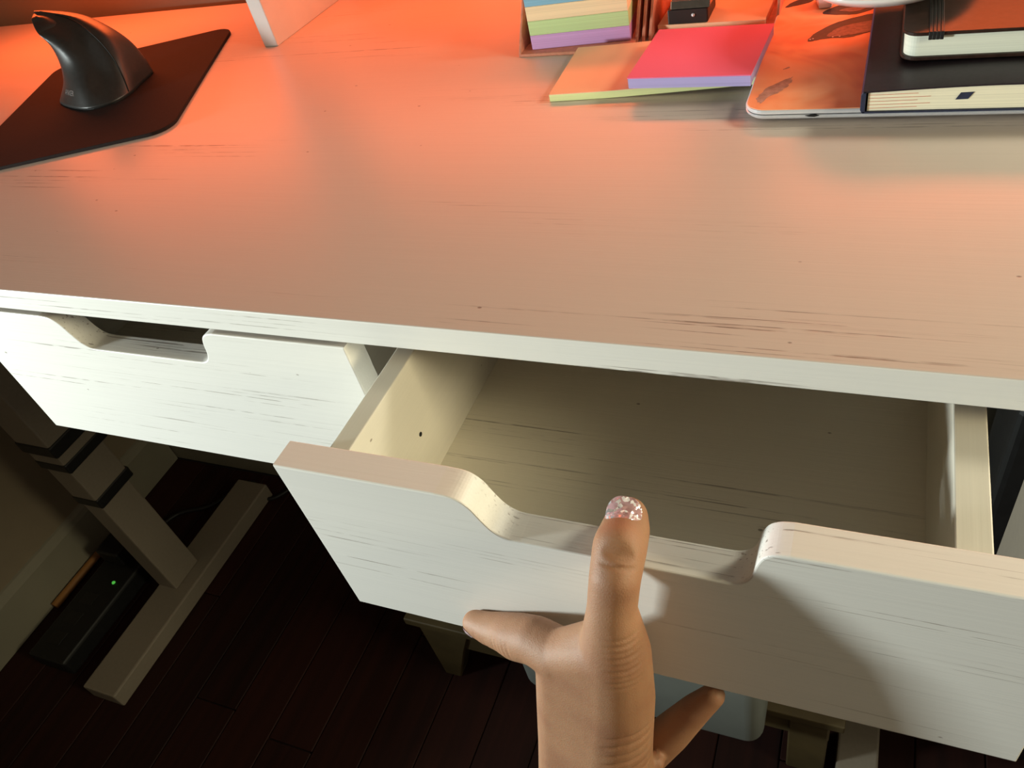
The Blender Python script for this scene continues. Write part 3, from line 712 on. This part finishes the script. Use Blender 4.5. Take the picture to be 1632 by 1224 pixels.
# folds across the base of the thumb
for k in range(9):
    t = k/8
    crease((0.0880-0.0015*t, -0.0975-0.004*t, -0.058-0.026*t), (-0.15, 0.1, -1), (0.45, -0.75, 0.3), 0.0085, 0.00020+0.00012*(k % 2), 0.0009, -14)
for k in range(6):
    t = k/5
    crease((0.0870-0.004*t, -0.107-0.004*t, -0.118-0.036*t), (-0.12, 0.05, -1), (0.5, -0.8, 0.2), 0.014, 0.00030+0.00016*(k % 2), 0.0012, 6)
# fine wrinkles over the index joints
for k in range(5):
    crease((0.0225+0.0026*k, -0.0900-0.0006*k, -0.1065+0.0009*k), (1, 0, 0.3), (0, -0.7, 0.4), 0.0060, 0.00018, 0.0007, 0)
for k in range(4):
    crease((0.0100+0.0022*k, -0.0880, -0.1105), (1, 0, 0.2), (0, -0.7, 0.2), 0.0045, 0.00012, 0.0006, 0)
import numpy as np
nv = len(me2.vertices)
co = np.empty(nv*3, 'f'); me2.vertices.foreach_get('co', co); co = co.reshape(-1, 3)
no = np.empty(nv*3, 'f'); me2.vertex_normals.foreach_get('vector', no); no = no.reshape(-1, 3)
idx = np.where(co[:, 2] > H-0.18)[0]; sub = co[idx]; off = np.zeros(len(idx), 'f')
for (c, A_, N_, S_, half, dep, wid, curv) in creases:
    d = sub-np.array(c); s_ = d@np.array(S_); w_ = d@np.array(N_); a_ = d@np.array(A_)-curv*s_*s_
    ok = (np.linalg.norm(d, axis=1) < 0.020) & (np.abs(s_) < half) & (w_ > -0.004)
    off -= np.where(ok, 2.1*dep*np.exp(-(a_/max(wid, 0.0009))**2)*(1-(s_/half)**2), 0)
co[idx] = sub+no[idx]*off[:, None]
me2.vertices.foreach_set('co', co.ravel()); me2.update()
me2.materials.clear(); me2.materials.append(M['skin'])
me2.polygons.foreach_set('use_smooth', [True]*len(me2.polygons))
arm = bpy.data.objects.new('arm', me2); C.objects.link(arm); arm.parent = person; arm.matrix_parent_inverse = Matrix.Translation(person.location).inverted()

bv = BVHTree.FromPolygons([v.co.copy() for v in me2.vertices], [tuple(p.vertices) for p in me2.polygons])
def nail(center, axis, normal, hw, hl, name='nail'):
    c = V(center); N_ = Vector(normal).normalized(); A_ = Vector(axis); A_ = (A_-N_*A_.dot(N_)).normalized(); S_ = A_.cross(N_)
    bm = bmesh.new(); K, Rn = 28, 7; h0 = None
    def hitp(s, t, off):
        o_ = c+S_*s+A_*t+N_*0.02
        h = bv.ray_cast(o_, -N_)
        if not h[0] or (h0 is not None and abs((h[0]-h0).dot(N_)) > 0.0030): return None
        return h[0]+N_*off
    rows = []; h0 = None
    h0 = hitp(0, 0, 0)
    for j in range(Rn+1):
        r = j/Rn; ring = []
        for k in range(K):
            a = 2*math.pi*k/K
            ca, sa = math.cos(a), math.sin(a)
            e = 0.75
            s = hw*r*math.copysign(abs(ca)**e, ca); t = hl*r*math.copysign(abs(sa)**(e if sa < 0 else 0.9), sa)
            p = hitp(s, t, 0.0)
            if p is None: p = h0 + S_*s + A_*t - N_*0.0022
            # flatter than the skin, gently curved across, edge tucked to the skin
            flat = h0+S_*s+A_*t-N_*(0.16*s*s/hw*1.5+0.05*t*t/hl*2)
            q = p.lerp(flat, 0.35)+N_*(0.00055*(1-r**6)-0.00015*r**6)
            ring.append(bm.verts.new(q))
            if j == 0: break
        rows.append(ring)
    for k in range(K): bm.faces.new([rows[0][0], rows[1][k], rows[1][(k+1) % K]])
    for a, b in zip(rows[1:], rows[2:]):
        for k in range(K): bm.faces.new([a[k], b[k], b[(k+1) % K], a[(k+1) % K]])
    bmesh.ops.recalc_face_normals(bm, faces=bm.faces[:])
    o = link(name, bm, M['nail'], person, True)
    if sum((f.normal.dot(N_) for f in o.data.polygons)) < 0: o.data.flip_normals()
    return o
nd1 = nail((0.0857, -0.0682, -0.0255), (-0.04, 0.9, 0.1), (0.10, -0.42, 0.90), 0.0070, 0.0072); nd1['label'] = 'thumbnail with glitter polish'
nd2 = nail((0.0050, -0.0880, -0.1135), (-1.0, 0.20, -0.10), (-0.35, -0.62, -0.70), 0.0042, 0.0048)
nd2['label'] = 'index fingernail with glitter polish'
